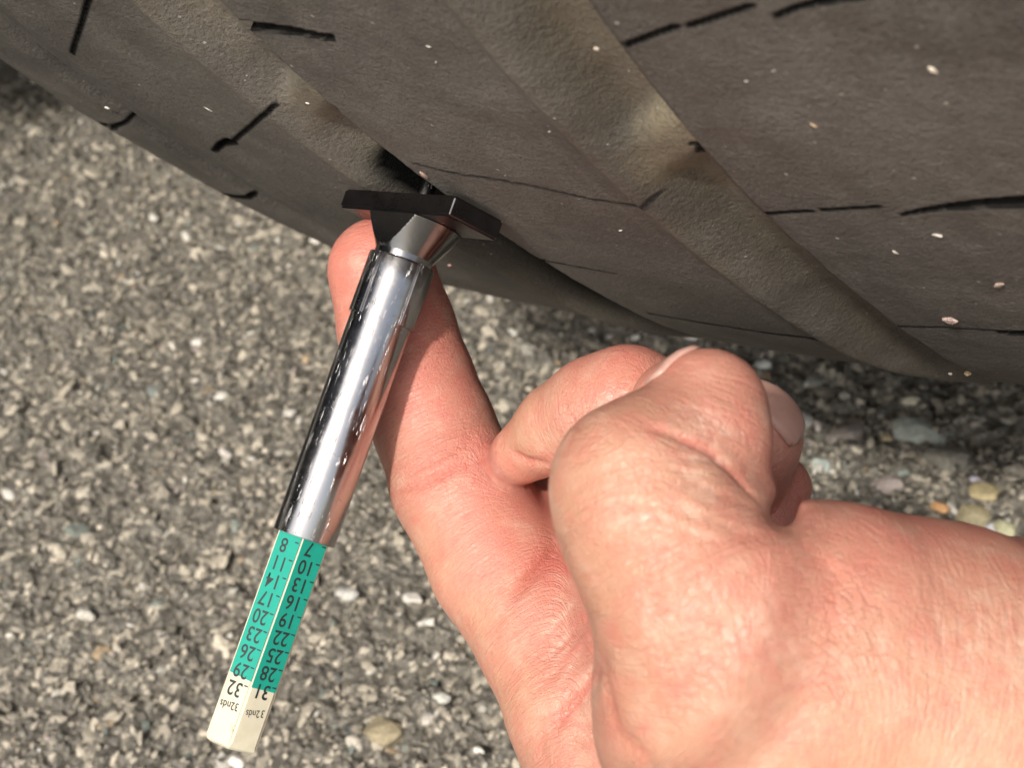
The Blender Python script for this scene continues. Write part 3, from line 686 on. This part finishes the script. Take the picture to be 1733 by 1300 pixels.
def surface_nets(f, lo, h):
    s = f < 0; nx, ny, nz = f.shape
    c = np.zeros((nx - 1, ny - 1, nz - 1), dtype=np.uint8)
    for i in (0, 1):
        for j in (0, 1):
            for k in (0, 1): c += s[i:nx - 1 + i, j:ny - 1 + j, k:nz - 1 + k]
    act = np.argwhere((c > 0) & (c < 8)); idx = -np.ones(c.shape, dtype=np.int32); idx[tuple(act.T)] = np.arange(len(act))
    acc = np.zeros((len(act), 3)); cnt = np.zeros(len(act))
    offs = [(i, j, k) for i in (0, 1) for j in (0, 1) for k in (0, 1)]
    for A in offs:
        for ax in range(3):
            if A[ax] == 1: continue
            B = list(A); B[ax] = 1
            fa = f[act[:, 0] + A[0], act[:, 1] + A[1], act[:, 2] + A[2]]; fb = f[act[:, 0] + B[0], act[:, 1] + B[1], act[:, 2] + B[2]]
            m = (fa < 0) != (fb < 0); t = fa[m] / (fa[m] - fb[m])
            p = np.tile(np.array(A, float), (m.sum(), 1)); p[:, ax] += t
            acc[m] += p; cnt[m] += 1
    V = (act + acc / cnt[:, None]) * h + lo
    faces = []
    for ax in range(3):
        o1, o2 = [(1, 2), (2, 0), (0, 1)][ax]
        sa = [slice(1, -1)] * 3; sa[ax] = slice(0, -1); sb = list(sa); sb[ax] = slice(1, None)
        # grid edges along ax with interior neighbours
        a_ = s[tuple(slice(1, -1) if q != ax else slice(0, -1) for q in range(3))]; b_ = s[tuple(slice(1, -1) if q != ax else slice(1, None) for q in range(3))]
        e = np.argwhere(a_ != b_); flip = a_[tuple(e.T)]
        e = e.copy()
        for q in range(3):
            if q != ax: e[:, q] += 1
        def cell(d1, d2):
            g = e.copy(); g[:, o1] -= d1; g[:, o2] -= d2; return idx[tuple(g.T)]
        q4 = np.stack([cell(0, 0), cell(1, 0), cell(1, 1), cell(0, 1)], 1)
        q4[~flip] = q4[~flip][:, ::-1]; faces.append(q4)
    return V, np.concatenate(faces)
HV, HF = surface_nets(fld, lo, vox)
HF = HF[(HF >= 0).all(1)]
del fld, th_
print('hand quads', len(HF))
tmp = bpy.data.objects.new('tmp', np_mesh('tmp', HV, HF)); COL.objects.link(tmp)
sm = tmp.modifiers.new('s', 'SMOOTH'); sm.factor = .5; sm.iterations = 2
ss = tmp.modifiers.new('u', 'SUBSURF'); ss.levels = 1; ss.subdivision_type = 'CATMULL_CLARK'
bpy.context.view_layer.update()
ev = tmp.evaluated_get(bpy.context.evaluated_depsgraph_get()); me2 = ev.to_mesh()
n_ = len(me2.vertices); HV = np.empty(n_ * 3, dtype=np.float32); me2.vertices.foreach_get('co', HV); HV = HV.reshape(-1, 3).astype(float)
nl = len(me2.loops); li = np.empty(nl, dtype=np.int32); me2.loops.foreach_get('vertex_index', li); HF = li.reshape(-1, 4)
HN = np.empty(n_ * 3, dtype=np.float32); me2.vertices.foreach_get('normal', HN); HN = HN.reshape(-1, 3).astype(float)
ev.to_mesh_clear(); bpy.data.objects.remove(tmp)
bvh = BVHTree.FromPolygons([tuple(v) for v in HV], [tuple(f) for f in HF])
def cast(px, py):
    d = Vector(at(px, py, 1.)).normalized(); h = bvh.ray_cast(Vector((0, 0, 0)), d)
    return None if h[0] is None else np.array(h[0])
#   creases: polyline, half width mm, depth mm
CREASES = [([(1285, 850), (1262, 824), (1235, 793), (1201, 762), (1160, 744), (1131, 732), (1090, 721)], .5, .65), 
           ([(1300, 872), (1250, 850), (1180, 820), (1130, 805)], .5, .10), ([(1330, 905), (1300, 912), (1260, 908), (1230, 912)], .8, .22),
           ([(660, 838), (700, 826), (745, 806), (790, 786), (832, 772)], .75, .40), ([(664, 815), (700, 800), (745, 776), (790, 748), (806, 730)], .6, .22),
           ([(957, 915), (935, 940), (905, 968), (878, 1000), (862, 1020)], .9, .75), ([(878, 1005), (850, 1050), (820, 1070)], .8, .2), 
           ([(1028, 1110), (1005, 1150), (975, 1190), (945, 1222), (925, 1250)], .9, .6), ([(1010, 1035), (985, 1060), (950, 1095), (920, 1130)], .9, .25), ([(965, 1100), (940, 1140), (905, 1170)], .7, .2),
           ([(684, 600), (720, 582), (762, 562)], .6, .16), ([(690, 612), (740, 590), (775, 580)], .6, .12), ([(960, 700), (975, 715), (984, 730)], .6, .18), ([(955, 672), (962, 700)], .5, .1),
           ([(1346, 892), (1370, 930), (1400, 965), (1410, 1010), (1412, 1060), (1414, 1120)], .9, .14), ([(1395, 945), (1430, 990), (1465, 1050)], .6, .10), ([(1430, 985), (1480, 1025), (1500, 1040)], .5, .08),
           ([(1029, 1110), (1025, 1150), (1043, 1231), (1089, 1277), (1110, 1310)], 1.0, .25), ([(860, 762), (890, 779), (934, 787)], .7, .5), ([(930, 1225), (915, 1260), (925, 1300)], .8, .2),
           ([(1000, 720), (1060, 790), (1050, 900)], .3, .0)]
r_ = np.random.default_rng(5)
fine = []
def family(a0, a1, b0, b1, n, w, d, jit=6):      # n lines spread from line a0-a1 to line b0-b1
    for i in range(n):
        t = (i + r_.uniform(-.3, .3)) / max(1, n - 1); s0 = r_.uniform(0, .3); s1 = r_.uniform(.6, 1.)
        p = np.array(a0) * (1 - t) + np.array(b0) * t; q = np.array(a1) * (1 - t) + np.array(b1) * t
        bend = r_.normal(0, jit, 2)
        pl = [tuple(p + (q - p) * (s0 + (s1 - s0) * u) + bend * 4 * u * (1 - u)) for u in (0, .33, .66, 1)]
        fine.append((pl, w * r_.uniform(.7, 1.3), d * r_.uniform(.5, 1.3)))
family((1060, 940), (1120, 1180), (1300, 960), (1400, 1180), 16, .32, .07, 10)
family((1500, 1040), (1530, 1180), (1760, 980), (1770, 1200), 10, .38, .09, 10)
family((900, 1080), (980, 1000), (960, 1240), (1030, 1140), 12, .30, .10, 6)
family((1150, 690), (1270, 720), (1110, 790), (1240, 800), 12, .28, .09, 5)
family((1000, 780), (1120, 780), (980, 900), (1180, 900), 9, .28, .07, 6)
family((1110, 770), (1270, 870), (1080, 850), (1260, 930), 8, .3, .08, 6)
pale = np.zeros(len(HV)); disp = np.zeros(len(HV)); crm = np.zeros(len(HV)); wrk = np.zeros(len(HV))
for pl, w, d, isf in [(*c, 0) for c in CREASES] + [(*c, 1) for c in fine]:
    pts = []
    for (x0, y0), (x1, y1) in zip(pl, pl[1:]):
        for u in np.linspace(0, 1, 7)[:-1]:
            h = cast(x0 + (x1 - x0) * u, y0 + (y1 - y0) * u)
            if h is not None: pts.append(h)
    h = cast(*pl[-1]); 
    if h is not None: pts.append(h)
    if len(pts) < 2: continue
    q = np.array(pts); l_ = q.min(0) - .004; h_ = q.max(0) + .004
    m = np.where(((HV > l_) & (HV < h_)).all(1))[0]; PP = HV[m]; best = np.full(len(m), 1e9); tt = np.zeros(len(m))
    ns = len(q) - 1
    for i in range(ns):
        ab = q[i + 1] - q[i]
        if ab @ ab > .006 ** 2 or ab @ ab < 1e-12: continue
        t = np.clip(((PP - q[i]) @ ab) / (ab @ ab), 0, 1); dist = np.linalg.norm(PP - (q[i] + t[:, None] * ab), axis=1)
        c_ = dist < best; best[c_] = dist[c_]; tt[c_] = (i + t[c_]) / ns
    end = np.sin(np.pi * np.clip(tt, .02, .98)) ** .8
    g_ = np.exp(-(best / (w * .001)) ** 2)
    disp[m] -= (g_ * d * .001 - .15 * d * .001 * np.exp(-((best - .0022) / .0012) ** 2)) * end
    if isf: pale[m] = np.maximum(pale[m], np.exp(-((best - .00015) / .00026) ** 2) * end * min(1, d * 9) * (.35 + .65 * (vnoise(np.column_stack([tt * 9 + d * 999, tt * 0]), 1, 70, 1) > 0)))
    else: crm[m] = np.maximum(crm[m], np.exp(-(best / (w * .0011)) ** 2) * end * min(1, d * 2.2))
    wrk[m] = np.maximum(wrk[m], np.exp(-(best / .004) ** 2) * .4)
HV2 = HV + HN * disp[:, None]
#   per-vertex skin tone (where the skin itself is pinker or more tanned) and finger-axis coordinates
def px_of(P): return 866.5 + F * P[:, 0] / -P[:, 2], 650 - F * P[:, 1] / -P[:, 2]
gold = np.zeros(len(HV)); pink = np.zeros(len(HV)); tan = np.zeros(len(HV))
for px, py, z, rr, v in ((640, 450, .218, .012, .9), (740, 640, .214, .013, .55), (800, 790, .209, .009, .75), (880, 900, .205, .012, .55), (950, 960, .202, .008, .8), (960, 1060, .198, .011, .5),
                         (1215, 680, .155, .009, .8), (1240, 760, .150, .007, .7), (1080, 620, .195, .008, .5), (1300, 760, .18, .008, .7), (1340, 830, .188, .010, .9), (1380, 930, .150, .011, .65), (1480, 910, .150, .016, .55), (1650, 980, .150, .016, .4), (700, 560, .214, .012, .6), (1180, 900, .135, .007, .35), (1340, 1000, .136, .008, .45), (1130, 1000, .17, .0, 0),
                         (1120, 1130, .14, .010, .3), (930, 850, .215, .012, .8), (1040, 640, .19, .008, .35)):
    if rr == 0: continue
    d = np.linalg.norm(HV - at(px, py, z), axis=1); pink = np.maximum(pink, v * np.exp(-(d / rr) ** 2))
for px, py, z, rr, v in ((1020, 850, .135, .012, .40), (1040, 960, .136, .013, .45), (1070, 1090, .135, .010, .35), (860, 735, .2, .006, .5)):
    d = np.linalg.norm(HV - at(px, py, z), axis=1); tan = np.maximum(tan, v * np.exp(-(d / rr) ** 2))
for px, py, z, rr, v in ((1500, 1290, .137, .014, .9), (1250, 1290, .138, .010, .6), (1700, 1290, .137, .016, .8), (700, 960, .206, .006, .6), (790, 1060, .200, .006, .6), (850, 1180, .196, .007, .6), (1150, 820, .133, .005, .4)):
    d = np.linalg.norm(HV - at(px, py, z), axis=1); gold = np.maximum(gold, v * np.exp(-(d / rr) ** 2))
for px, py, z, rr, v in ((1390, 1090, .137, .008, 1.), (1240, 850, .135, .006, .6), (940, 1170, .196, .008, .4)):
    d = np.linalg.norm(HV - at(px, py, z), axis=1); wrk = np.maximum(wrk, v * np.exp(-(d / rr) ** 2))
axial = np.zeros((len(HV), 3)); wsum = np.zeros(len(HV))
for nm in CH:
    pts = conv(CH[nm][0]); s0 = 0
    for (a_, ra), (b_, rb) in zip(pts, pts[1:]):
        ab = b_ - a_; L = np.linalg.norm(ab); t = ((HV - a_) @ ab) / L ** 2; tc = np.clip(t, 0, 1)
        dd = np.linalg.norm(HV - (a_ + tc[:, None] * ab), axis=1) - (ra + (rb - ra) * tc)
        w_ = np.exp(-np.clip(dd, 0, .02) / .0012) * np.exp(-np.maximum(0, np.abs(t - .5) - .5) * 2); s_ = s0 + t * L
        u_ = ab / L; side = np.cross(u_, [0, 0, 1.]); side /= np.linalg.norm(side)
        axial += w_[:, None] * np.stack([s_, (HV - a_) @ side, (HV - a_) @ np.cross(u_, side)], 1); wsum += w_; s0 += L
axial /= wsum[:, None] + 1e-9
hand_o = W(at(1400, 1150, .15)); HW = HV2 @ RW.T + np.array([0, 0, CAM_H]) - hand_o
me = np_mesh('hand', HW, HF, SKIN)
for nme, arr in (('pink', pink), ('tan', tan), ('crease', crm), ('wrinkle', wrk), ('pale', pale), ('gold', gold)):
    me.attributes.new(nme, 'FLOAT', 'POINT').data.foreach_set('value', arr.clip(0, 1).astype(np.float32))
me.attributes.new('axial', 'FLOAT_VECTOR', 'POINT').data.foreach_set('vector', axial.astype(np.float32).ravel())
hand = link('hand', me); hand.location = hand_o
tag(hand, 'bare human hand with curled fingers holding the gauge against the tyre', 'hand')
#   nails: plates that follow the skin
def nail(c, up, length, width, nrm, lift=.00025):
    c = np.array(c); nrm = np.array(nrm, float); nrm /= np.linalg.norm(nrm); up = np.array(up, float); up -= nrm * (up @ nrm); up /= np.linalg.norm(up); sd = np.cross(up, nrm)
    nu, nv = 16, 14; V = []; 
    for i in range(nu + 1):
        for j in range(nv + 1):
            u = i / nu * 2 - 1; v = j / nv * 2 - 1
            w_ = width / 2 * (1 - .25 * max(0, u) ** 3 - .12 * max(0, -u) ** 2) * (1 if abs(u) < .8 else math.sqrt(max(.05, 1 - ((abs(u) - .8) / .22) ** 2)))
            p = c + up * u * length / 2 + sd * v * w_
            h = bvh.ray_cast(Vector(p + nrm * .01), Vector(-nrm))
            q = np.array(h[0]) + nrm * lift if h[0] is not None and h[3] < .016 else p - nrm * .002
            e = max(abs(v), abs(u)); q = q - nrm * (.00030 * max(0, e - .85) / .15) 
            V.append(W(q) - hand_o)
    Fc = [[i * (nv + 1) + j, (i + 1) * (nv + 1) + j, (i + 1) * (nv + 1) + j + 1, i * (nv + 1) + j + 1] for i in range(nu) for j in range(nv)]
    o = link('fingernail', np_mesh('fingernail', np.array(V), np.array(Fc), NAIL), hand)
    so_ = o.modifiers.new('t', 'SOLIDIFY'); so_.thickness = .0003; so_.offset = -1
    return o
nail(at(1138, 636, .1510), (.72, .55, -.35), .0062, .0070, (-.60, .76, .02))
nail(at(1308, 698, .1745), (.50, -.80, -.2), .0085, .0062, (.62, .46, .62))
